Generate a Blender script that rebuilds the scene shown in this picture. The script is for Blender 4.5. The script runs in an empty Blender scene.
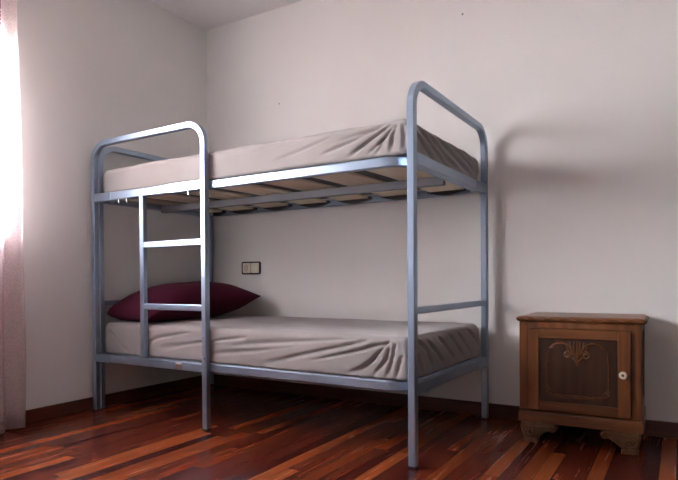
import bpy, bmesh, math, random
from mathutils import Vector, Matrix, noise
random.seed(7)
SC = bpy.context.scene
COL = SC.collection
V = Vector

# ------------------------------------------------------------------ helpers
def link(o, parent=None):
    COL.objects.link(o)
    if parent is not None:
        o.parent = parent
    return o

def empty(name, label, cat, loc=(0, 0, 0), rz=0.0, group=None):
    o = bpy.data.objects.new(name, None)
    o.empty_display_size = .05
    link(o)
    o.location = loc
    o.rotation_euler = (0, 0, rz)
    return tag(o, label, cat, group)

def tag(o, label, cat, group=None):
    o['label'] = label
    o['category'] = cat
    if group:
        o['group'] = group
    return o

def obj(name, bm, mats, parent=None, smooth=None, kind=None, bevel=0.0):
    bmesh.ops.recalc_face_normals(bm, faces=bm.faces)
    me = bpy.data.meshes.new(name)
    bm.to_mesh(me)
    bm.free()
    for m in (mats if isinstance(mats, (list, tuple)) else [mats]):
        me.materials.append(m)
    o = bpy.data.objects.new(name, me)
    if smooth is not None:
        me.polygons.foreach_set('use_smooth', [True] * len(me.polygons))
        if smooth < 180:
            me.set_sharp_from_angle(angle=math.radians(smooth))
    if kind:
        o['kind'] = kind
    link(o, parent)
    if bevel:
        b = o.modifiers.new('bevel', 'BEVEL')
        b.width = bevel
        b.segments = 2
        b.limit_method = 'ANGLE'
        b.angle_limit = math.radians(40)
    return o

def box(bm, a, b, mi=0):
    x0, y0, z0 = a
    x1, y1, z1 = b
    vs = [bm.verts.new(p) for p in ((x0, y0, z0), (x1, y0, z0), (x1, y1, z0), (x0, y1, z0),
                                    (x0, y0, z1), (x1, y0, z1), (x1, y1, z1), (x0, y1, z1))]
    for f in ((0, 3, 2, 1), (4, 5, 6, 7), (0, 1, 5, 4), (1, 2, 6, 5), (2, 3, 7, 6), (3, 0, 4, 7)):
        bm.faces.new([vs[i] for i in f]).material_index = mi
    return bm

def boxes(*args):
    bm = bmesh.new()
    for a, b in args:
        box(bm, a, b)
    return bm

def fillet(pts, rad, n=9):
    pts = [V(p) for p in pts]
    out = [pts[0]]
    for i in range(1, len(pts) - 1):
        p, a, b = pts[i], (pts[i - 1] - pts[i]).normalized(), (pts[i + 1] - pts[i]).normalized()
        ang = a.angle(b)
        t = rad / math.tan(ang / 2)
        c = p + (a + b).normalized() * (rad / math.sin(ang / 2))
        s, e = p + a * t - c, p + b * t - c
        ax = s.cross(e).normalized()
        tot = s.angle(e)
        for k in range(n + 1):
            out.append(c + Matrix.Rotation(tot * k / n, 3, ax) @ s)
    out.append(pts[-1])
    return out

def rrect(w, h, r, n=3):
    out = []
    for cx, cy, a0 in ((w / 2 - r, h / 2 - r, 0), (-w / 2 + r, h / 2 - r, 90), (-w / 2 + r, -h / 2 + r, 180), (w / 2 - r, -h / 2 + r, 270)):
        for k in range(n + 1):
            a = math.radians(a0 + 90 * k / n)
            out.append((cx + r * math.cos(a), cy + r * math.sin(a)))
    return out

def circ(r, n=8):
    return [(r * math.cos(2 * math.pi * k / n), r * math.sin(2 * math.pi * k / n)) for k in range(n)]

def sweep(bm, path, prof, binormal, closed=False, radii=None, mi=0):
    """profile (along the in-plane normal, along the binormal) swept along a path"""
    b0 = V(binormal).normalized()
    path = [V(p) for p in path]
    n = len(path)
    rings = []
    for i, p in enumerate(path):
        if closed:
            t = (path[(i + 1) % n] - p).normalized() + (p - path[i - 1]).normalized()
        else:
            t = V((0, 0, 0))
            if i < n - 1:
                t += (path[i + 1] - p).normalized()
            if i > 0:
                t += (p - path[i - 1]).normalized()
        t.normalize()
        b = (b0 - t * b0.dot(t)).normalized()
        nn = b.cross(t)
        k = radii[i] if radii else 1
        rings.append([bm.verts.new(p + nn * u * k + b * v * k) for u, v in prof])
    m = len(prof)
    for i in range(n if closed else n - 1):
        A, B = rings[i], rings[(i + 1) % n]
        for j in range(m):
            bm.faces.new((A[j], A[(j + 1) % m], B[(j + 1) % m], B[j])).material_index = mi
    if not closed:
        bm.faces.new(rings[0]).material_index = mi
        bm.faces.new(rings[-1][::-1]).material_index = mi
    return bm

def lathe(bm, prof, axis_o, axis, n=20, mis=None):
    ax = V(axis).normalized()
    u = ax.orthogonal().normalized()
    w = ax.cross(u)
    o = V(axis_o)
    rings = []
    for r, h in prof:
        rings.append([bm.verts.new(o + ax * h + (u * math.cos(2 * math.pi * k / n) + w * math.sin(2 * math.pi * k / n)) * max(r, 1e-5)) for k in range(n)])
    for i in range(len(rings) - 1):
        for k in range(n):
            f = bm.faces.new((rings[i][k], rings[i][(k + 1) % n], rings[i + 1][(k + 1) % n], rings[i + 1][k]))
            if mis:
                f.material_index = mis[i]
    bm.faces.new(rings[0][::-1])
    f = bm.faces.new(rings[-1])
    if mis:
        f.material_index = mis[-1]
    return bm

def prism(bm, outline, y0, y1, fn=None):
    """closed outline in x,z extruded from y0 to y1"""
    fn = fn or (lambda x, y, z: (x, y, z))
    A = [bm.verts.new(fn(x, y0, z)) for x, z in outline]
    B = [bm.verts.new(fn(x, y1, z)) for x, z in outline]
    n = len(A)
    bm.faces.new(A)
    bm.faces.new(B[::-1])
    for i in range(n):
        bm.faces.new((A[i], B[i], B[(i + 1) % n], A[(i + 1) % n]))
    return bm

# ------------------------------------------------------------------ materials
class NT:
    def __init__(s, name):
        s.m = bpy.data.materials.new(name)
        s.m.use_nodes = True
        s.t = s.m.node_tree
        s.b = s.t.nodes['Principled BSDF']
        s.out = s.t.nodes['Material Output']
    def n(s, typ, **kw):
        nd = s.t.nodes.new(typ)
        for k, v in kw.items():
            if k.startswith('i_'):
                nd.inputs[k[2:].replace('_', ' ')].default_value = v
            else:
                setattr(nd, k, v)
        return nd
    def l(s, a, b):
        s.t.links.new(a, b)
    def val(s, sock, v):
        if hasattr(v, 'default_value') or hasattr(v, 'is_output'):
            s.l(v, sock)
        else:
            sock.default_value = v
    def math(s, op, a, b=0.0, c=0.0):
        nd = s.n('ShaderNodeMath', operation=op)
        for i, x in enumerate((a, b, c)):
            s.val(nd.inputs[i], x)
        return nd.outputs[0]
    def pos(s):
        return s.n('ShaderNodeTexCoord').outputs['Object']
    def mapping(s, vec, scale=(1, 1, 1), rot=(0, 0, 0)):
        mp = s.n('ShaderNodeMapping')
        mp.inputs['Scale'].default_value = scale
        mp.inputs['Rotation'].default_value = rot
        s.l(vec, mp.inputs['Vector'])
        return mp.outputs[0]
    def noise(s, vec, scale, detail=3, rough=.5):
        nd = s.n('ShaderNodeTexNoise')
        nd.inputs['Scale'].default_value = scale
        nd.inputs['Detail'].default_value = detail
        nd.inputs['Roughness'].default_value = rough
        s.l(vec, nd.inputs['Vector'])
        return nd.outputs['Fac']
    def ramp(s, fac, stops):
        nd = s.n('ShaderNodeValToRGB')
        e = nd.color_ramp.elements
        while len(e) < len(stops):
            e.new(.5)
        for el, (p, c) in zip(e, stops):
            el.position = p
            el.color = (*c, 1)
        s.l(fac, nd.inputs[0])
        return nd.outputs[0]
    def bump(s, h, strength, dist=.01):
        nd = s.n('ShaderNodeBump')
        nd.inputs['Strength'].default_value = strength
        nd.inputs['Distance'].default_value = dist
        s.l(h, nd.inputs['Height'])
        s.l(nd.outputs[0], s.b.inputs['Normal'])
    def set(s, **kw):
        for k, v in kw.items():
            s.val(s.b.inputs[k.replace('_', ' ')], v if not isinstance(v, tuple) else (*v, 1))
        return s

def plaster(name, col, bump=.25):
    t = NT(name)
    p = t.pos()
    n1 = t.noise(p, 1.3, 3)
    c0 = tuple(x * .96 for x in col)
    t.l(t.ramp(n1, [(.3, c0), (.7, col)]), t.b.inputs['Base Color'])
    n2 = t.noise(p, 70, 4, .6)
    t.bump(n2, bump, .004)
    t.set(Roughness=.85, Specular_IOR_Level=.2)
    return t.m

def plain(name, col, rough=.5, metal=0.0, nscale=30, var=.06, bump=0.0, spec=.5):
    t = NT(name)
    p = t.pos()
    n1 = t.noise(p, nscale, 3)
    t.l(t.ramp(n1, [(.3, tuple(x * (1 - var) for x in col)), (.7, tuple(min(1, x * (1 + var)) for x in col))]), t.b.inputs['Base Color'])
    if bump:
        t.bump(t.noise(p, nscale * 4, 2), bump, .002)
    t.set(Roughness=rough, Metallic=metal, Specular_IOR_Level=spec)
    return t.m

def wood(name, dark, mid, light, scale=(1, 1, 1), rough=.35, bump=.08, dirs=0):
    t = NT(name)
    p = t.pos()
    sc = [(2.5, 40, 40), (40, 40, 2.5), (40, 2.5, 40)][dirs]
    a = t.noise(t.mapping(p, sc), 1.0, 5, .6)
    b = t.noise(t.mapping(p, tuple(x * .25 for x in sc)), 1.0, 2, .5)
    f = t.math('ADD', t.math('MULTIPLY', a, .6), t.math('MULTIPLY', b, .4))
    t.l(t.ramp(f, [(.34, dark), (.5, mid), (.66, light)]), t.b.inputs['Base Color'])
    t.bump(a, bump, .002)
    t.set(Roughness=rough)
    return t.m

def floor_mat():
    t = NT('planks')
    sep = t.n('ShaderNodeSeparateXYZ')
    p = t.pos()
    t.l(p, sep.inputs[0])
    X, Y = sep.outputs[0], sep.outputs[1]
    PW, PL = .056, .85
    u = t.math('DIVIDE', X, PW)
    row = t.math('FLOOR', u)
    wn = t.n('ShaderNodeTexWhiteNoise', noise_dimensions='1D')
    t.l(row, wn.inputs['W'])
    v = t.math('ADD', t.math('DIVIDE', Y, PL), t.math('MULTIPLY', wn.outputs['Value'], 7.3))
    idx = t.math('FLOOR', v)
    cmb = t.n('ShaderNodeCombineXYZ')
    t.l(row, cmb.inputs[0])
    t.l(idx, cmb.inputs[1])
    wn2 = t.n('ShaderNodeTexWhiteNoise', noise_dimensions='2D')
    t.l(cmb.outputs[0], wn2.inputs['Vector'])
    base = t.ramp(wn2.outputs['Value'], [(0.0, (.048, .007, .006)), (.3, (.085, .014, .008)), (.6, (.145, .027, .011)), (.85, (.22, .050, .016)), (1.0, (.31, .082, .025))])
    # grain
    off = t.n('ShaderNodeVectorMath', operation='MULTIPLY_ADD')
    t.l(wn2.outputs['Color'], off.inputs[0])
    off.inputs[1].default_value = (5, 5, 5)
    t.l(p, off.inputs[2])
    g = t.noise(t.mapping(off.outputs[0], (55, 2.2, 1)), 1.0, 5, .65)
    gr = t.ramp(g, [(.25, (.74, .70, .68)), (.5, (.96, .96, .96)), (.75, (1.14, 1.12, 1.08))])
    mul = t.n('ShaderNodeMix', data_type='RGBA', blend_type='MULTIPLY')
    mul.inputs['Factor'].default_value = 1
    t.l(base, mul.inputs['A'])
    t.l(gr, mul.inputs['B'])
    # joints
    fu = t.math('ABSOLUTE', t.math('SUBTRACT', t.math('FRACT', u), .5))
    fv = t.math('ABSOLUTE', t.math('SUBTRACT', t.math('FRACT', v), .5))
    j = t.math('MAXIMUM', t.math('GREATER_THAN', fu, .488), t.math('GREATER_THAN', fv, .4985))
    mj = t.n('ShaderNodeMix', data_type='RGBA')
    t.l(j, mj.inputs['Factor'])
    t.l(mul.outputs['Result'], mj.inputs['A'])
    mj.inputs['B'].default_value = (.012, .005, .004, 1)
    t.l(mj.outputs['Result'], t.b.inputs['Base Color'])
    h = t.math('SUBTRACT', t.math('MULTIPLY', g, .25), j)
    t.bump(h, .12, .002)
    t.l(t.math('ADD', t.math('MULTIPLY', g, .12), .20), t.b.inputs['Roughness'])
    t.set(Specular_IOR_Level=.26)
    return t.m

def fabric(name, col, rough=.85, sheen=.2, weave=900):
    t = NT(name)
    p = t.pos()
    n1 = t.noise(p, 6, 3)
    t.l(t.ramp(n1, [(.3, tuple(x * .93 for x in col)), (.7, tuple(x * 1.05 for x in col))]), t.b.inputs['Base Color'])
    t.bump(t.noise(p, weave, 2), .12, .001)
    t.set(Roughness=rough, Sheen_Weight=sheen, Specular_IOR_Level=.25)
    return t.m

def sheer_mat():
    t = NT('sheer_lace')
    p = t.pos()
    sep = t.n('ShaderNodeSeparateXYZ')
    t.l(p, sep.inputs[0])
    Z = sep.outputs[2]
    vor = t.n('ShaderNodeTexVoronoi')
    vor.inputs['Scale'].default_value = 26
    t.l(p, vor.inputs['Vector'])
    pat = t.math('LESS_THAN', t.noise(t.mapping(p, (1, 1, 1)), 45, 3, .7), .52)
    # embroidered bands: a wide one above 1.99 m, a narrow one at the hem
    edge = t.math('MULTIPLY', t.math('SUBTRACT', t.noise(p, 18, 2), .5), .16)
    top = t.math('GREATER_THAN', t.math('ADD', Z, edge), 1.985)
    hem = t.math('LESS_THAN', t.math('ADD', Z, edge), .085)
    inner = t.math('LESS_THAN', sep.outputs[1], -.062)
    band = t.math('MULTIPLY', t.math('MULTIPLY', t.math('MAXIMUM', top, t.math('MULTIPLY', hem, .5)), pat), inner)
    mixc = t.n('ShaderNodeMix', data_type='RGBA')
    t.l(band, mixc.inputs['Factor'])
    mixc.inputs['A'].default_value = (.84, .71, .71, 1)
    mixc.inputs['B'].default_value = (.16, .025, .06, 1)
    col = mixc.outputs['Result']
    tr = t.n('ShaderNodeBsdfTransparent')
    tr.inputs[0].default_value = (1, .95, .95, 1)
    tl = t.n('ShaderNodeBsdfTranslucent')
    t.l(col, tl.inputs[0])
    df = t.n('ShaderNodeBsdfDiffuse')
    t.l(col, df.inputs[0])
    m1 = t.n('ShaderNodeMixShader')
    m1.inputs[0].default_value = .7
    t.l(df.outputs[0], m1.inputs[1])
    t.l(tl.outputs[0], m1.inputs[2])
    m2 = t.n('ShaderNodeMixShader')
    dens = t.math('ADD', t.math('MULTIPLY', t.noise(p, 160, 2), .5), t.math('MULTIPLY', band, .3))
    t.l(t.math('ADD', dens, .42), m2.inputs[0])
    t.l(tr.outputs[0], m2.inputs[1])
    t.l(m1.outputs[0], m2.inputs[2])
    t.l(m2.outputs[0], t.out.inputs['Surface'])
    return t.m

def glass_mat():
    t = NT('window_glass')
    tr = t.n('ShaderNodeBsdfTransparent')
    gl = t.n('ShaderNodeBsdfGlossy')
    gl.inputs['Roughness'].default_value = .02
    fr = t.n('ShaderNodeFresnel')
    mx = t.n('ShaderNodeMixShader')
    t.l(t.math('MULTIPLY', fr.outputs[0], .8), mx.inputs[0])
    t.l(tr.outputs[0], mx.inputs[1])
    t.l(gl.outputs[0], mx.inputs[2])
    t.l(mx.outputs[0], t.out.inputs['Surface'])
    return t.m

M = {}
M['wall'] = plaster('white_plaster', (.78, .785, .768))
M['ceil'] = plaster('ceiling_paint', (.76, .75, .745), .12)
M['grey'] = plaster('grey_bounce_cut', (.30, .295, .295), .2)  # tone of the unseen right wall, darkened to cut its bounced light
M['brown'] = plaster('absorber_dark', (.06, .059, .062), .2)  # near black, for the added light-absorbing panel on the right wall
M['floor'] = floor_mat()
M['base'] = wood('skirting_wood', (.035, .011, .008), (.075, .022, .013), (.12, .038, .02), rough=.3, dirs=0)
M['baseY'] = wood('skirting_wood_side', (.035, .011, .008), (.075, .022, .013), (.12, .038, .02), rough=.3, dirs=2)
M['metal'] = plain('silver_paint_sky_tint', (.325, .405, .525), .32, .78, 300, .05)  # silver blue paint, its blue deepened to stand in for reflected daylight
M['dull'] = plain('dull_grey_paint', (.23, .24, .27), .55, .4, 200, .05)
M['chrome'] = plain('bare_bracket_steel', (.62, .63, .65), .18, 1.0, 60, .05)
M['black'] = plain('black_plastic', (.016, .016, .018), .4)
M['slat'] = wood('pale_slat_wood', (.74, .64, .46), (.82, .73, .55), (.87, .79, .62), rough=.5, dirs=2)
M['sheet'] = fabric('taupe_sheet', (.268, .243, .236))
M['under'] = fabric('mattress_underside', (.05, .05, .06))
M['pillow'] = fabric('burgundy_cotton', (.060, .003, .017), .9, .0)
M['oak'] = wood('warm_brown_wood', (.070, .021, .006), (.14, .046, .011), (.21, .077, .020), rough=.33, dirs=0)
M['oakV'] = wood('warm_brown_wood_upright', (.075, .022, .006), (.15, .049, .012), (.225, .082, .021), rough=.33, dirs=1)
M['panel'] = wood('dark_carved_wood', (.022, .008, .004), (.040, .015, .007), (.062, .025, .011), rough=.28, dirs=1)
M['carve'] = plain('glint_lightened_relief', (.15, .066, .030), .13, 0, 60, .2)  # carved wood, lightened in its colour to stand in for glints
M['foot'] = plain('carved_foot_wood', (.13, .058, .022), .3, 0, 50, .25)
M['ivory'] = plain('ivory_plastic', (.74, .69, .58), .4)
M['porcelain'] = plain('cream_porcelain', (.66, .58, .47), .2)
M['white'] = plain('white_lacquer', (.78, .78, .76), .4)
M['curtain'] = sheer_mat()
M['glass'] = glass_mat()
M['label'] = plain('label_paper', (.62, .60, .60), .6)
M['labelb'] = plain('label_print', (.15, .10, .09), .6)
M['nail'] = plain('dull_nail', (.22, .20, .18), .4, .6)

# ------------------------------------------------------------------ the room
RX, RY, H = 4.3, -4.3, 2.4976
T = .2
TL = .12
obj('floor', boxes(((-T, RY - T, -.12), (RX + T, T, 0))), M['floor'], kind='structure')
obj('ceiling', boxes(((-T, RY - T, H), (RX + T, T, H + .15))), M['ceil'], kind='structure')
obj('wall_back', boxes(((-T, 0, 0), (RX + T, T, H))), M['wall'], kind='structure')
obj('wall_right', boxes(((RX, RY, 0), (RX + T, 0, H))), M['grey'], kind='structure')
obj('wall_front', boxes(((-T, RY - T, 0), (RX + T, RY, H))), M['wall'], kind='structure')
obj('fill_absorber_1', boxes(((RX - .02, RY, 0), (RX, 0, 1.25))), M['brown'], kind='structure')  # added panel out of view, soaks up fill light low in the room
WY0, WY1, WZ0, WZ1 = -2.78, -1.44, .93, 1.97       # window opening in the left wall
obj('wall_left', boxes(((-TL, WY1, 0), (0, 0, H)), ((-TL, RY, 0), (0, WY0, H)),
                       ((-TL, WY0, 0), (0, WY1, WZ0)), ((-TL, WY0, WZ1), (0, WY1, H))), M['wall'], kind='structure')
BH = .073
obj('baseboard_back', boxes(((.014, -.014, 0), (RX - .02, 0, BH))), M['base'], kind='structure', bevel=.003)
obj('baseboard_left', boxes(((0, RY, 0), (.014, 0, BH))), M['baseY'], kind='structure', bevel=.003)
# window
win = bpy.data.objects.new('window_1', None)
link(win)
win['kind'] = 'structure'
win.location = (0, (WY0 + WY1) / 2, WZ0)
ww, wh = (WY1 - WY0) / 2, WZ1 - WZ0
fx0, fx1 = -.10, -.06
fw = .04
obj('window_frame', boxes(((fx0, -ww, 0), (fx1, -ww + fw, wh)), ((fx0, ww - fw, 0), (fx1, ww, wh)),
                          ((fx0, -ww + fw, 0), (fx1, ww - fw, fw)), ((fx0, -ww + fw, wh - fw), (fx1, ww - fw, wh)),
                          ((fx0, -.035, fw), (fx1, .035, wh - fw))), M['white'], win, kind='structure', bevel=.004)
obj('window_pane', boxes(((-.082, -ww + fw, fw), (-.078, -.035, wh - fw)), ((-.082, .035, fw), (-.078, ww - fw, wh - fw))), M['glass'], win, kind='structure')
obj('window_sill', boxes(((-.06, -ww + .001, 0.0), (.03, ww - .001, .025))), M['white'], win, kind='structure', bevel=.004)

# ------------------------------------------------------------------ bunk bed
BO, BR = V((.0197, -.953, 0)), -.0138
def bedw(p):
    return BO + Matrix.Rotation(BR, 3, 'Z') @ V(p)
L, W, w = 1.98, .934, .0313
X2, XL, UW = .853, .4065, .030
ZU, ZL, RH = 1.217, .323, .042
ZA = 1.513
SQ = rrect(w, w, .0035, 1)
bed = empty('bunk_bed', 'silver grey metal bunk bed with a ladder on its front side', 'bunk bed', BO, BR)

def foot_cap(parent, x, y):
    bm = boxes(((x - w / 2 - .001, y - w / 2 - .001, 0), (x + w / 2 + .001, y + w / 2 + .001, .009)))
    obj('foot_cap', bm, M['black'], parent, bevel=.002)

def end_frame(x, y0, y1):
    bm = sweep(bmesh.new(), fillet([(x, y0 + w / 2, .006), (x, y0 + w / 2, ZA - w / 2), (x, y1 - w / 2, ZA - w / 2), (x, y1 - w / 2, .006)], .105, 12), SQ, (1, 0, 0))
    f = obj('end_frame', bm, M['metal'], bed, 35)
    for y in (y0 + w / 2, y1 - w / 2):
        foot_cap(f, x, y)
    hw = .012
    obj('cross_bar', boxes(((x - hw, y0 + w, .592), (x + hw, y1 - w, .6195))), M['metal'], f, bevel=.003)
    for zt in (ZU, ZL):
        obj('end_rail', boxes(((x - .013, y0 + w, zt - RH), (x + .013, y1 - w, zt))), M['metal'], f, bevel=.003)
        for a, b in ((y0 + w, .137), (.748, y1 - w)):
            obj('rail_sleeve', boxes(((x - .0152, a, zt - RH - .0018), (x + .0152, b, zt + .0018))), M['metal'], f, bevel=.002)
    return f

end_frame(w / 2, w + .001, W)
end_frame(L - w / 2, 0, W)

# ladder side: arched guard with two legs, one upright, rungs and its own rails
xa, xb, yg = w / 2, X2 + w / 2, w / 2
bm = sweep(bmesh.new(), fillet([(xa, yg, .006), (xa, yg, ZA - w / 2), (xb, yg, ZA - w / 2), (xb, yg, .006)], .105, 12), SQ, (0, 1, 0))
lad = obj('ladder_guard', bm, M['metal'], bed, 35)
foot_cap(lad, xa, yg)
foot_cap(lad, xb, yg)
obj('ladder_upright', boxes(((XL, .002, ZL), (XL + UW, w - .002, ZU - RH))), M['metal'], lad, bevel=.003)
for z in (.934, .611):
    obj('rung', boxes(((XL + UW, .003, z - .031), (X2, w - .003, z))), M['metal'], lad, bevel=.003)
for zt, seams in ((ZU, ((w, .172), (.615, X2))), (ZL, ((w, .16),))):
    obj('guard_rail', boxes(((w, .0035, zt - RH), (X2, w - .004, zt))), M['metal'], lad, bevel=.003)
    for a, b in seams:
        obj('rail_sleeve', boxes(((a, .0012, zt - RH - .0018), (b, w - .003, zt + .0018))), M['metal'], lad, bevel=.002)
for x, z in ((xb - .004, 1.135), (xb + .004, ZL + .028), (xb - .004, .45)):
    obj('screw', lathe(bmesh.new(), [(.004, 0), (.004, .0012), (.002, .002)], (x, .0003, z), (0, -1, 0), 10), M['black'], lad, 40)
for x in (.222, .288, .755):
    bmq = lathe(bmesh.new(), [(.0075, 0), (.0075, .008), (.005, .0085), (.005, .02), (.003, .022)], (x, w / 2 + .004, ZU - RH), (0, 0, -1), 12)
    obj('bolt', bmq, M['chrome'], lad, 40)
st = obj('sticker', boxes(((.672, .0022, ZL - RH + .004), (.716, .0034, ZL + .0)),), M['labelb'], lad)
obj('sticker_panel', boxes(((.672, .0014, ZL - .012), (.716, .0023, ZL)),), M['label'], st)

# sprung bases
def base_frame(zt):
    x0, x1 = w + .003, L - w - .003
    y0, y1 = w + .001, W - .003
    t = .024
    pts = [(x0 + .3, y0 + t / 2, zt - RH / 2), (x1 - t / 2, y0 + t / 2, zt - RH / 2), (x1 - t / 2, y1 - t / 2, zt - RH / 2),
           (x0 + t / 2, y1 - t / 2, zt - RH / 2), (x0 + t / 2, y0 + t / 2, zt - RH / 2), (x0 + .3, y0 + t / 2, zt - RH / 2)]
    path = fillet(pts, .11, 12)[:-1]
    bm = sweep(bmesh.new(), path, rrect(t, RH, .005, 1), (0, 0, 1), closed=True)
    f = obj('base_frame', bm, M['metal'], bed, 35)
    if zt > 1:
        obj('centre_rail', boxes(((x0 + t, .45, zt - RH - .018), (x1 - t, .482, zt - .021))), M['dull'], f, bevel=.003)
    for xc, sw in [(.11, .12)] + [(.3475 + .285 * k, .192) for k in range(6)]:
        bm = bmesh.new()
        N = 12
        ya, yb = y0 + t + .001, y1 - t - .001
        prev = None
        for i in range(N + 1):
            s = i / N
            y = ya + (yb - ya) * s
            z = zt - .020 + .009 * math.sin(math.pi * s)
            r = [bm.verts.new((xc + a, y, z + b)) for a, b in ((-sw / 2, 0), (sw / 2, 0), (sw / 2, .009), (-sw / 2, .009))]
            if prev:
                for j in range(4):
                    bm.faces.new((prev[j], prev[(j + 1) % 4], r[(j + 1) % 4], r[j]))
            else:
                bm.faces.new(r)
            prev = r
        bm.faces.new(prev[::-1])
        s_ = obj('slat', bm, M['slat'], f, 30)
        if zt > 1:
            for yy, dy in ((y1 - .004, -1), (y0 + .004, 1)):
                bm = bmesh.new()
                K = 8
                out = [(xc - sw * .56 + sw * 1.12 * i / K, zt - .010) for i in range(K + 1)]
                low = [(xc + sw * .56 - sw * 1.12 * i / K, zt - .0215 - .021 * math.sin(math.pi * i / K) * (1 if dy < 0 else .4)) for i in range(K + 1)]
                ya_, yb_ = yy, yy + dy * .045
                if dy < 0:
                    ya_, yb_ = y1 - t - .001, y1 - t - .03
                    prism(bm, out + low, ya_, yb_)
                else:
                    prism(bm, out + low, y0 + t + .001, y0 + t + .02)
                obj('slat_holder', bm, M['black'], s_)
    return f

base_frame(ZU)
base_frame(ZL)

# ------------------------------------------------------------------ mattresses
def rib(d, wd):
    return -math.exp(-(d / wd) ** 2) + .75 * math.exp(-((d - 1.7 * wd) / (1.1 * wd)) ** 2)

def fold_disp(u, v, folds):
    s = 0.0
    for pts, amp, wd in folds:
        best, bd, tt = None, 1e9, 0
        n = len(pts) - 1
        for i in range(n):
            ax, ay = pts[i]
            bx, by = pts[i + 1]
            dx, dy = bx - ax, by - ay
            ll = dx * dx + dy * dy
            t = ((u - ax) * dx + (v - ay) * dy) / ll
            tc = min(1, max(0, t))
            ex, ey = u - ax - tc * dx, v - ay - tc * dy
            dd = ex * ex + ey * ey
            if dd < bd:
                bd = dd
                sg = 1 if dx * (v - ay) - dy * (u - ax) > 0 else -1
                best = sg * math.sqrt(dd)
                tt = (i + tc) / n
        if bd < (wd * 5) ** 2:
            # the crease widens and fades along its length
            ww_ = wd * (.5 + .5 * tt)
            tp = min(1, (tt + .05) / .2) * min(1, (1.05 - tt) / .35)
            s += 1.75 * amp * tp * rib(best, ww_)
    return s

def mattress(name, label, x0, x1, y0, y1, z0, z1, front, side, seed, rest=.02):
    root = empty(name, label, 'mattress', bedw((0, 0, z0)), BR, 'sheeted bunk mattresses')
    step = .0075
    nx, ny, nz = int((x1 - x0) / step), int((y1 - y0) / (step * 1.2)), int((z1 - z0) / .0055)
    r = .03
    bm = bmesh.new()
    vmap = {}
    off = V((seed * 3.1, seed * 1.7, 0))
    def put(i, j, k):
        key = (i, j, k)
        if key in vmap:
            return vmap[key]
        p = V((x0 + (x1 - x0) * i / nx, y0 + (y1 - y0) * j / ny, z0 + (z1 - z0) * k / nz))
        q = V((min(max(p.x, x0 + r), x1 - r), min(max(p.y, y0 + r), y1 - r), min(max(p.z, z0 + .012), z1 - r)))
        d = p - q
        if d.length > 1e-9:
            n = d.normalized()
            rr = V((r, r, r if n.z > 0 else .012))
            e = math.sqrt((n.x / rr.x) ** 2 + (n.y / rr.y) ** 2 + (n.z / rr.z) ** 2)
            p2 = q + n / e
        else:
            n = V((0, 0, 1))
            p2 = p
        hh = (p2.z - z0) / (z1 - z0)
        # soft belly of the sides, loose cloth on top
        amt = .006 * math.sin(math.pi * min(1, max(0, hh))) * (1 - abs(n.z))
        amt += .006 * noise.noise(V((p2.x * 3.5, p2.y * 3.5, p2.z * 6)) + off) * (1 if n.z > -.3 else 0) * min(1, hh * 3)
        amt += .0022 * noise.noise(V((p2.x * 13, p2.y * 13, p2.z * 16)) + off) * (1 if n.z > -.3 else 0) * min(1, hh * 3)
        if n.y < -.25:
            amt += fold_disp(p2.x, p2.z, front) * min(1, (-n.y - .25) / .4)
        if n.x > .25:
            amt += .55 * fold_disp(p2.y, p2.z, side) * min(1, (n.x - .25) / .4)
        p2 = p2 + n * amt
        p2.z = max(p2.z, z0)
        p2.x = min(max(p2.x, .034), L - w - .002)
        p2.y = max(p2.y, w + .002)
        vmap[key] = bm.verts.new(p2 - V((0, 0, z0)))
        return vmap[key]
    def quad(a, b, c, d, mi=0):
        f = bm.faces.new((put(*a), put(*b), put(*c), put(*d)))
        f.material_index = mi
        f.smooth = True
    for i in range(nx):
        for j in range(ny):
            quad((i, j, nz), (i + 1, j, nz), (i + 1, j + 1, nz), (i, j + 1, nz))
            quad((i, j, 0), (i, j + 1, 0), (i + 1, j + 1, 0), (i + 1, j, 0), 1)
        for k in range(nz):
            quad((i, 0, k), (i + 1, 0, k), (i + 1, 0, k + 1), (i, 0, k + 1))
            quad((i, ny, k), (i, ny, k + 1), (i + 1, ny, k + 1), (i + 1, ny, k))
    for j in range(ny):
        for k in range(nz):
            quad((0, j, k), (0, j, k + 1), (0, j + 1, k + 1), (0, j + 1, k))
            quad((nx, j, k), (nx, j + 1, k), (nx, j + 1, k + 1), (nx, j, k + 1))
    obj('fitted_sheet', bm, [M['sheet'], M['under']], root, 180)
    return root

UF = [([(1.842, 1.345), (1.695, 1.298), (1.52, 1.257)], .011, .012), ([(1.865, 1.338), (1.778, 1.294), (1.678, 1.238)], .012, .012),
      ([(1.877, 1.335), (1.834, 1.283), (1.801, 1.234)], .012, .010), ([(1.892, 1.34), (1.873, 1.291), (1.865, 1.233)], .010, .010),
      ([(1.915, 1.334), (1.923, 1.291), (1.919, 1.237)], .008, .009), ([(1.81, 1.335), (1.695, 1.318), (1.592, 1.30)], .005, .012),
      ([(1.60, 1.33), (1.40, 1.285), (1.22, 1.25)], .006, .014), ([(1.845, 1.30), (1.80, 1.262), (1.76, 1.236)], .007, .008),
      ([(1.35, 1.34), (1.1, 1.31), (.9, 1.30)], .003, .016)]
UE = [([(.05, 1.33), (.20, 1.27), (.30, 1.23)], .008, .013), ([(.10, 1.35), (.30, 1.28), (.46, 1.23)], .009, .013), ([(.22, 1.335), (.42, 1.275), (.64, 1.235)], .009, .014),
      ([(.339, 1.335), (.579, 1.285), (.82, 1.24)], .010, .015), ([(.50, 1.34), (.72, 1.30), (.88, 1.25)], .009, .014), ([(.66, 1.345), (.80, 1.30), (.89, 1.26)], .007, .012)]
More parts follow.
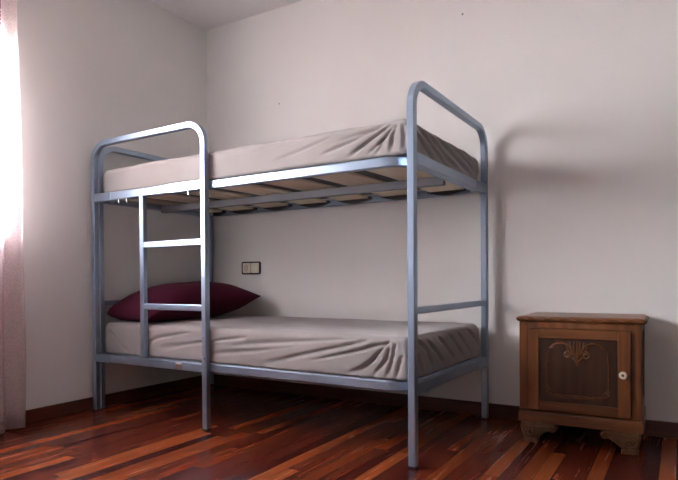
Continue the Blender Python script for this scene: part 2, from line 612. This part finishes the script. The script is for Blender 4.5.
LF = [([(1.86, .475), (1.68, .428), (1.32, .345)], .010, .014), ([(1.849, .479), (1.782, .404), (1.697, .335)], .013, .012),
      ([(1.855, .471), (1.84, .404), (1.782, .338)], .011, .011), ([(1.881, .473), (1.864, .395), (1.84, .338)], .010, .010),
      ([(1.75, .476), (1.498, .416), (1.194, .34)], .009, .016), ([(1.912, .43), (1.895, .38), (1.885, .335)], .008, .009),
      ([(1.70, .485), (1.40, .455), (1.0, .42)], .006, .015), ([(1.5, .45), (1.15, .40), (.85, .365)], .008, .016), ([(1.1, .46), (.8, .42), (.55, .38)], .007, .016),
      ([(.75, .47), (.5, .43), (.30, .36)], .007, .014), ([(.12, .45), (.20, .39), (.27, .345)], .009, .012),
      ([(1.80, .41), (1.74, .37), (1.66, .338)], .007, .009)]
LE = [([(.06, .47), (.12, .40), (.16, .34)], .009, .012), ([(.10, .485), (.208, .43), (.27, .35)], .010, .013), ([(.20, .475), (.322, .407), (.40, .345)], .009, .013), ([(.323, .48), (.446, .41), (.54, .35)], .009, .014),
      ([(.45, .48), (.57, .41), (.66, .35)], .008, .013), ([(.562, .48), (.685, .41), (.77, .35)], .009, .013), ([(.708, .485), (.83, .42), (.89, .36)], .008, .013)]
mattress('mattress', 'mattress on the upper bunk in a pleated taupe fitted sheet', .058, 1.94, .036, .902, ZU + .001, 1.36, UF, UE, 1)
mattress('mattress', 'mattress on the lower bunk under the burgundy pillow, in a creased taupe sheet', .058, 1.94, .036, .902, ZL + .001, .500, LF, LE, 2)

# ------------------------------------------------------------------ pillow
def pillow():
    bm = bmesh.new()
    N, Mv = 44, 28
    a, b, th = .418, .225, .112
    def P(u, v, s):
        x = b * v * (1 - .10 * (1 - u * u))
        y = a * u * (1 - .06 * (1 - v * v))
        e = max(0, (1 - abs(u) ** 3.0)) ** .6 * max(0, (1 - abs(v) ** 3.0)) ** .6
        z = s * th * e
        z += .006 * noise.noise(V((x * 7, y * 7, s))) * e * 1.5 + .010 * noise.noise(V((x * 3 + 5, y * 3, s))) * e
        ed = max(abs(u), abs(v))
        z += s * .003 * math.sin(18 * math.atan2(v, u)) * (ed ** 6) * e ** .5
        z -= .045 * max(0, -u) ** 2.5 - .012 * max(0, u) ** 2
        return V((x, y, z))
    top = [[bm.verts.new(P(-1 + 2 * i / N, -1 + 2 * j / Mv, 1)) for j in range(Mv + 1)] for i in range(N + 1)]
    bot = [[top[i][j] if i in (0, N) or j in (0, Mv) else bm.verts.new(P(-1 + 2 * i / N, -1 + 2 * j / Mv, -1)) for j in range(Mv + 1)] for i in range(N + 1)]
    for i in range(N):
        for j in range(Mv):
            bm.faces.new((top[i][j], top[i + 1][j], top[i + 1][j + 1], top[i][j + 1]))
            f = (bot[i][j], bot[i][j + 1], bot[i + 1][j + 1], bot[i + 1][j])
            if len(set(f)) == 4:
                try:
                    bm.faces.new(f)
                except ValueError:
                    pass
    o = obj('pillow', bm, M['pillow'], None, 180)
    tag(o, 'burgundy pillow at the left end of the lower bunk', 'pillow')
    c = bedw((.262, .456, .605))
    o.matrix_world = Matrix.Translation(c) @ Matrix.Rotation(BR - math.radians(7), 4, 'Z') @ Matrix.Rotation(math.radians(4), 4, 'X') @ Matrix.Rotation(math.radians(4), 4, 'Y')
    # it settles on the mattress and against the end of the bed
    mw = o.matrix_world.copy()
    inv = mw.inverted()
    br = Matrix.Rotation(-BR, 3, 'Z')
    for v in o.data.vertices:
        p = mw @ v.co
        q = br @ (p - BO)
        q.x = max(q.x, .0335)
        q.y = max(q.y, w + .003)
        p = BO + Matrix.Rotation(BR, 3, 'Z') @ q
        p.z = max(p.z, .5075)
        v.co = inv @ p
    return o
pillow()

# ------------------------------------------------------------------ switch on the wall
sw = empty('wall_switch', 'double cream wall switch in a black frame behind the lower bunk', 'switch', (.3925, 0, .8145))
bm = bmesh.new()
o_, i_ = rrect(.158, .086, .012, 4), rrect(.140, .068, .003, 4)
for yy0, yy1 in ((-.011, 0),):
    A = [bm.verts.new((x, yy0, z)) for x, z in o_]
    B = [bm.verts.new((x, yy0, z)) for x, z in i_]
    A2 = [bm.verts.new((x, yy1 - .0005, z)) for x, z in o_]
    B2 = [bm.verts.new((x, yy1 - .0005, z)) for x, z in i_]
    n = len(A)
    for k in range(n):
        q = (k + 1) % n
        bm.faces.new((A[k], A[q], B[q], B[k]))
        bm.faces.new((A[k], A2[k], A2[q], A[q]))
        bm.faces.new((B[k], B[q], B2[q], B2[k]))
        bm.faces.new((A2[k], B2[k], B2[q], A2[q]))
box(bm, (-.0015, -.0108, -.034), (.0015, -.0008, .034))
obj('switch_frame', bm, M['black'], sw)
def rocker(x0, x1):
    return obj('rocker', boxes(((x0, -.0135, -.033), (x1, -.001, .033))), M['ivory'], sw, bevel=.003)
r1 = rocker(-.069, -.002)
bm = bmesh.new()
sweep(bm, [(-.0355 + .010 * math.cos(k * math.pi / 9), -.0137, .001 + .018 * math.sin(k * math.pi / 9)) for k in range(18)], circ(.0016, 6), (0, 1, 0), closed=True)
obj('indicator_ring', bm, M['nail'], r1, 60)
rocker(.002, .069)

# ------------------------------------------------------------------ nightstand
nx0, ny0, na = 2.249, -.383, .02
ns = empty('nightstand', 'small carved brown wooden nightstand with one door beside the bunk bed', 'nightstand', (nx0, ny0, 0), na)
NW, ND = .486, .35
zB, zP, zT = .147, .0915, .562
bm = bmesh.new()
box(bm, (.008, .012, zB), (NW - .008, ND - .004, zT - .026))          # inner box
for x in (0, NW - .038):
    box(bm, (x, 0, zB), (x + .038, .030, zT - .024))
    box(bm, (x, ND - .034, zB), (x + .038, ND, zT - .024))
box(bm, (.038, .0005, zT - .052), (NW - .038, .03, zT - .024))
for xa_, xb_ in ((.0015, .03), (NW - .03, NW - .0015)):
    box(bm, (xa_, .030, zT - .065), (xb_, ND - .034, zT - .024))
    box(bm, (xa_, .030, zB), (xb_, ND - .034, zB + .045))
obj('carcass', bm, M['oakV'], ns, bevel=.002)
# plinth with a small sloping moulding on top
bm = bmesh.new()
prof = [(-.005, zP), (-.005, zB - .016), (-.002, zB - .007), (.006, zB)]
rings = [[bm.verts.new(p) for p in ((o, o, z), (NW - o, o, z), (NW - o, ND - max(o, 0), z), (o, ND - max(o, 0), z))] for o, z in prof]
for a, b in zip(rings, rings[1:]):
    for k in range(4):
        bm.faces.new((a[k], a[(k + 1) % 4], b[(k + 1) % 4], b[k]))
bm.faces.new(rings[0][::-1])
bm.faces.new(rings[-1])
obj('plinth', bm, M['oak'], ns, bevel=.0015)
# top with a gadrooned edge
O = .012
bm = bmesh.new()
prof = [(.004, zT - .026), (-O * .55, zT - .022), (-O, zT - .014), (-O, zT - .009), (-O * .5, zT - .003), (.006, zT), ]
rings = [[bm.verts.new(p) for p in ((o, o, z), (NW - o, o, z), (NW - o, ND - .001, z), (o, ND - .001, z))] for o, z in prof]
for a, b in zip(rings, rings[1:]):
    for k in range(4):
        bm.faces.new((a[k], a[(k + 1) % 4], b[(k + 1) % 4], b[k]))
bm.faces.new(rings[0][::-1])
bm.faces.new(rings[-1])
top = obj('top', bm, M['oak'], ns)
def gad(n, a, b, nrm, name='carved_edge'):
    bm = bmesh.new()
    a, b, nrm = V(a), V(b), V(nrm)
    d = (b - a) / n
    for k in range(n):
        p = a + d * k
        pts = []
        for i in range(7):
            s = i / 6
            pts.append(p + d * (.06 + .95 * s) + V((0, 0, .008 - .017 * s)) + nrm * (.0005 + .003 * math.sin(math.pi * s)))
        sweep(bm, pts, circ(.0068, 8), nrm, radii=[.25, .75, 1, 1.05, 1, .75, .25])
    return obj(name, bm, M['oak'], top, 60)
gad(8, (-O + .002, -O + .003, zT - .0135), (NW + O - .002, -O + .003, zT - .0135), (0, -1, 0))
gad(6, (NW + O - .003, -O + .002, zT - .0135), (NW + O - .003, ND - .002, zT - .0135), (1, 0, 0))
# door
dx0, dx1, dz0, dz1 = .040, .446, .150, zT - .054
px0, px1, pz0, pz1 = .084, .398, .190, .468
yd0, yd1 = -.012, -.0005
door = bpy.data.objects.new('door', None)
link(door, ns)
for xl, xr in ((dx0, px0), (px1, dx1)):
    obj('door_stile', boxes(((xl, yd0, dz0), (xr, yd1, dz1))), M['oakV'], door, bevel=.0025)
for zl, zh in ((dz0, pz0), (pz1, dz1)):
    obj('door_rail', boxes(((px0, yd0 + .0006, zl), (px1, yd1, zh))), M['oak'], door, bevel=.0025)
obj('door_panel', boxes(((px0, -.0035, pz0), (px1, -.001, pz1))), M['panel'], door)
def spiral(cx, cz, r0, r1, a0, turns, n=26):
    out = []
    for i in range(n):
        s = i / (n - 1)
        a = a0 + turns * 2 * math.pi * s
        r = r0 + (r1 - r0) * s
        out.append((cx + r * math.cos(a), cz + r * math.sin(a)))
    return out
def bez(p0, p1, p2, p3, n=14):
    out = []
    for i in range(n + 1):
        t = i / n
        out.append(tuple((1 - t) ** 3 * a + 3 * (1 - t) ** 2 * t * b + 3 * (1 - t) * t * t * c + t ** 3 * d for a, b, c, d in zip(p0, p1, p2, p3)))
    return out
bm = bmesh.new()
YC = -.0042
def stroke(pts, r, taper=True, y=YC, tgt=None):
    n = len(pts)
    r *= 1.5
    rd = [max(.25, min(1, 1.3 * math.sin(math.pi * (i + .6) / (n + .2)) ** .6)) for i in range(n)] if taper else None
    sweep(tgt or bm, [(x, y, z) for x, z in pts], [(u * .8, v) for u, v in circ(r, 7)], (0, 1, 0), radii=rd)
cx, cz = .241, .408
for s in (-1, 1):
    m = lambda pts: [(cx + s * x, cz + z) for x, z in pts]
    stroke(m(bez((.012, -.010), (.02, .04), (.075, .062), (.112, .018))), .0042)
    stroke(m(bez((.03, .024), (.05, .052), (.085, .052), (.104, .012))), .0026)
    stroke(m(spiral(.036, -.010, .019, .004, math.radians(200), -1.6)), .0038)
    stroke(m(bez((.0, -.045), (.010, -.026), (.016, -.03), (.022, -.016))), .0036)
    stroke(m(bez((.004, -.020), (.010, .000), (.014, .02), (.010, .052))), .004)
    stroke(m(bez((.006, -.016), (.020, .000), (.026, .022), (.028, .046))), .004)
    stroke(m(bez((.008, -.012), (.026, -.002), (.036, .014), (.046, .034))), .0036)
    # border with small flourishes in the lower corners
    stroke(m([(.118, .00), (.122, -.05), (.122, -.11), (.120, -.155)]), .0022)
    stroke(m([(.0, -.186), (.05, -.186), (.098, -.184)]), .0026, False)
    stroke(m([(.0, -.194), (.05, -.194), (.10, -.193)]), .0018, False)
    stroke(m(spiral(.108, -.172, .014, .003, math.radians(-60), 1.3)), .003)
    stroke(m(spiral(.121, -.155, .010, .002, math.radians(-90), -1.2)), .0026)
    stroke(m(bez((.098, -.184), (.11, -.19), (.124, -.18), (.128, -.165))), .0026)
stroke([(cx, cz - .03), (cx, cz + .0), (cx, cz + .055)], .0044)
for dx, dz, r in ((0, -.012, .007), (0, -.052, .0045), (-.006, -.044, .0035), (.006, -.044, .0035)):
    lathe(bm, [(r, 0), (r * .8, r * .5), (r * .3, r * .75)], (cx + dx, YC + .001, cz + dz), (0, -1, 0), 10)
obj('carving', bm, M['carve'], door, 60)
bm = lathe(bmesh.new(), [(.006, 0), (.006, .010), (.0145, .014), (.0165, .020), (.0145, .026), (.008, .0285), (.0055, .0275), (.0045, .0262)], (.419, yd0 - .0002, .330), (0, -1, 0), 22, [0, 0, 0, 0, 0, 0, 1, 1])
knob = obj('knob', bm, [M['porcelain'], M['carve']], door, 50)
knob['label'] = 'round cream knob with a dark centre'
# carved scroll feet
def foot(mx, y0_, front):
    mx0 = mx
    mx = lambda x: mx0(x * 1.10)
    fn = (lambda x, y, z: (mx(x), y, z))
    outl = [(.006, zP - .0005), (.004, .060), (.010, .036), (.016, .020), (.012, .014), (.012, 0), (.070, 0), (.070, .014), (.064, .020)]
    outl += bez((.064, .020), (.085, .030), (.095, .055), (.118, .056), 8)[1:]
    outl += [(.132, .056), (.142, .064), (.143, .074), (.136, .083), (.128, zP - .0005)]
    bm = prism(bmesh.new(), outl, y0_, y0_ + .06, fn)
    f = obj('foot', bm, M['foot'], ns, bevel=.004)
    if front:
        bm = bmesh.new()
        S = lambda pts, r: sweep(bm, [(mx(x), y0_ - .0005, z) for x, z in pts], circ(r, 7), (0, 1, 0))
        S(spiral(.038, .050, .025, .004, math.radians(100), 1.8, 34), .0042)
        S(spiral(.126, .070, .014, .003, math.radians(-110), 1.5, 24), .0036)
        S(bez((.060, .036), (.085, .042), (.10, .062), (.118, .060)), .0036)
        S(bez((.036, .077), (.07, .082), (.09, .072), (.116, .078)), .0034)
        S(bez((.060, .056), (.075, .066), (.09, .064), (.106, .070)), .003)
        lathe(bm, [(.009, 0), (.007, .005), (.003, .0075)], (mx(.038), y0_, .050), (0, -1, 0), 10)
        S([(.016, .019), (.04, .021), (.066, .019)], .003)
        obj('scroll_carving', bm, M['foot'], f, 60)
foot(lambda x: x, -.004, True)
foot(lambda x: NW - x, -.004, True)
foot(lambda x: x, ND - .064, False)
foot(lambda x: NW - x, ND - .064, False)

# ------------------------------------------------------------------ curtain
cu = empty('curtain', 'sheer pinkish white lace curtain hanging by the left wall', 'curtain', (.085, -1.402, 0))
bm = bmesh.new()
NY, NZ = 310, 44
ztop = 2.20
CW = 1.52
g = []
for i in range(NY + 1):
    s = i / NY
    row = []
    for k in range(NZ + 1):
        z = .014 + (ztop - .014) * k / NZ
        h = k / NZ
        am = .022 + .016 * (1 - h)
        y = -CW * s + .006 * math.sin(5 * z + 9 * s * CW / .52) * (1 - h) + .012 * (1 - h) * (1 - s)
        x = am * math.sin(s * CW * 2 * math.pi / .098 + .9 * math.sin(1.3 * z) + .4) + .008 * math.sin(s * 60 * CW + 2 * z)
        zz = z + (.006 * math.sin(s * 77 * CW) if k == 0 else 0)
        row.append(bm.verts.new((x, y, zz)))
    g.append(row)
for i in range(NY):
    for k in range(NZ):
        bm.faces.new((g[i][k], g[i + 1][k], g[i + 1][k + 1], g[i][k + 1]))
obj('curtain_panel', bm, M['curtain'], cu, 180)
rod = empty('curtain_rod', 'white curtain rod above the window on the left wall', 'curtain rod', (.085, -2.15, ztop + .004))
bm = lathe(bmesh.new(), [(.016, -.87), (.018, -.85), (.010, -.84), (.010, .84), (.018, .85), (.016, .87)], (0, 0, .010), (0, 1, 0), 14)
obj('pole', bm, M['white'], rod, 40)
for y in (-.66, .70):
    obj('bracket', boxes(((-.085, y - .008, .004), (.0, y + .008, .016)), ((-.085, y - .015, -.02), (-.079, y + .015, .04))), M['white'], rod, bevel=.001)

# marks on the back wall
for (x, z, r, lab) in ((1.8653, 2.154, .0055, 'small nail high on the back wall above the upper bunk'),
                       (.638, 1.876, .004, 'tiny nail left of centre on the back wall')):
    bm = lathe(bmesh.new(), [(.0012, 0), (.0012, .006), (r, .0065), (r * .8, .009)], (0, 0, 0), (0, -1, 0), 10)
    n_ = obj('nail', bm, M['nail'], None, 40)
    n_.location = (x, 0, z)
    tag(n_, lab, 'nail', 'nails in the back wall')

# ------------------------------------------------------------------ daylight
wd = bpy.data.worlds.new('sky')
SC.world = wd
wd.use_nodes = True
nt = wd.node_tree
bg = nt.nodes['Background']
tc = nt.nodes.new('ShaderNodeTexCoord')
sp = nt.nodes.new('ShaderNodeSeparateXYZ')
rp = nt.nodes.new('ShaderNodeValToRGB')
nt.links.new(tc.outputs['Generated'], sp.inputs[0])
nt.links.new(sp.outputs[2], rp.inputs[0])
e = rp.color_ramp.elements
nt.links.new(sp.outputs[2], rp.inputs[0])
mr = nt.nodes.new('ShaderNodeMapRange')          # -1..1 to 0..1
mr.inputs[1].default_value, mr.inputs[2].default_value = -1, 1
nt.links.new(sp.outputs[2], mr.inputs[0])
nt.links.new(mr.outputs[0], rp.inputs[0])
e[0].position, e[0].color = 0.0, (.14, .13, .12, 1)
e[1].position, e[1].color = 1.0, (.62, .74, 1.0, 1)
for p, c in ((.40, (.30, .29, .27)), (.47, (.78, .82, .82)), (.53, (.93, 1.0, 1.02)), (.75, (.83, .94, 1.04))):
    el = e.new(p)
    el.color = (*c, 1)
nt.links.new(rp.outputs[0], bg.inputs[0])
bg.inputs[1].default_value = 15.0
# light portal filling the window opening
pl = bpy.data.lights.new('window_portal', 'AREA')
pl.shape = 'RECTANGLE'
pl.size, pl.size_y = WY1 - WY0, WZ1 - WZ0
pl.cycles.is_portal = True
po = bpy.data.objects.new('window_portal', pl)
po.location = (-.115, (WY0 + WY1) / 2, (WZ0 + WZ1) / 2)
po.rotation_euler = V((1, 0, 0)).to_track_quat('-Z', 'Z').to_euler()
link(po)

# ------------------------------------------------------------------ camera
cam = bpy.data.cameras.new('camera')
co = bpy.data.objects.new('camera', cam)
link(co)
r_, u_, f_ = V((.858, .5136, -.0061)), V((.0002, .0115, .9999)), V((-.5136, .858, -.0098))
f_.normalize()
r_ = (r_ - f_ * r_.dot(f_)).normalized()
u_ = r_.cross(f_)
co.matrix_world = Matrix(((r_.x, u_.x, -f_.x, 2.8662), (r_.y, u_.y, -f_.y, -2.9892), (r_.z, u_.z, -f_.z, .7209), (0, 0, 0, 1)))
cam.sensor_width = 36
cam.lens = 569.05 / 678 * 36
cam.shift_y = 46.99 / 678
cam.clip_start = .02
SC.camera = co

SC.view_settings.view_transform = 'Standard'
SC.view_settings.look = 'None'
SC.view_settings.gamma = 1
SC.view_settings.use_curve_mapping = False
SC.view_settings.exposure = 3.0
SC.cycles.use_denoising = True
SC.cycles.max_bounces = 12
SC.cycles.diffuse_bounces = 8
SC.cycles.transparent_max_bounces = 16
SC.cycles.sample_clamp_indirect = 8
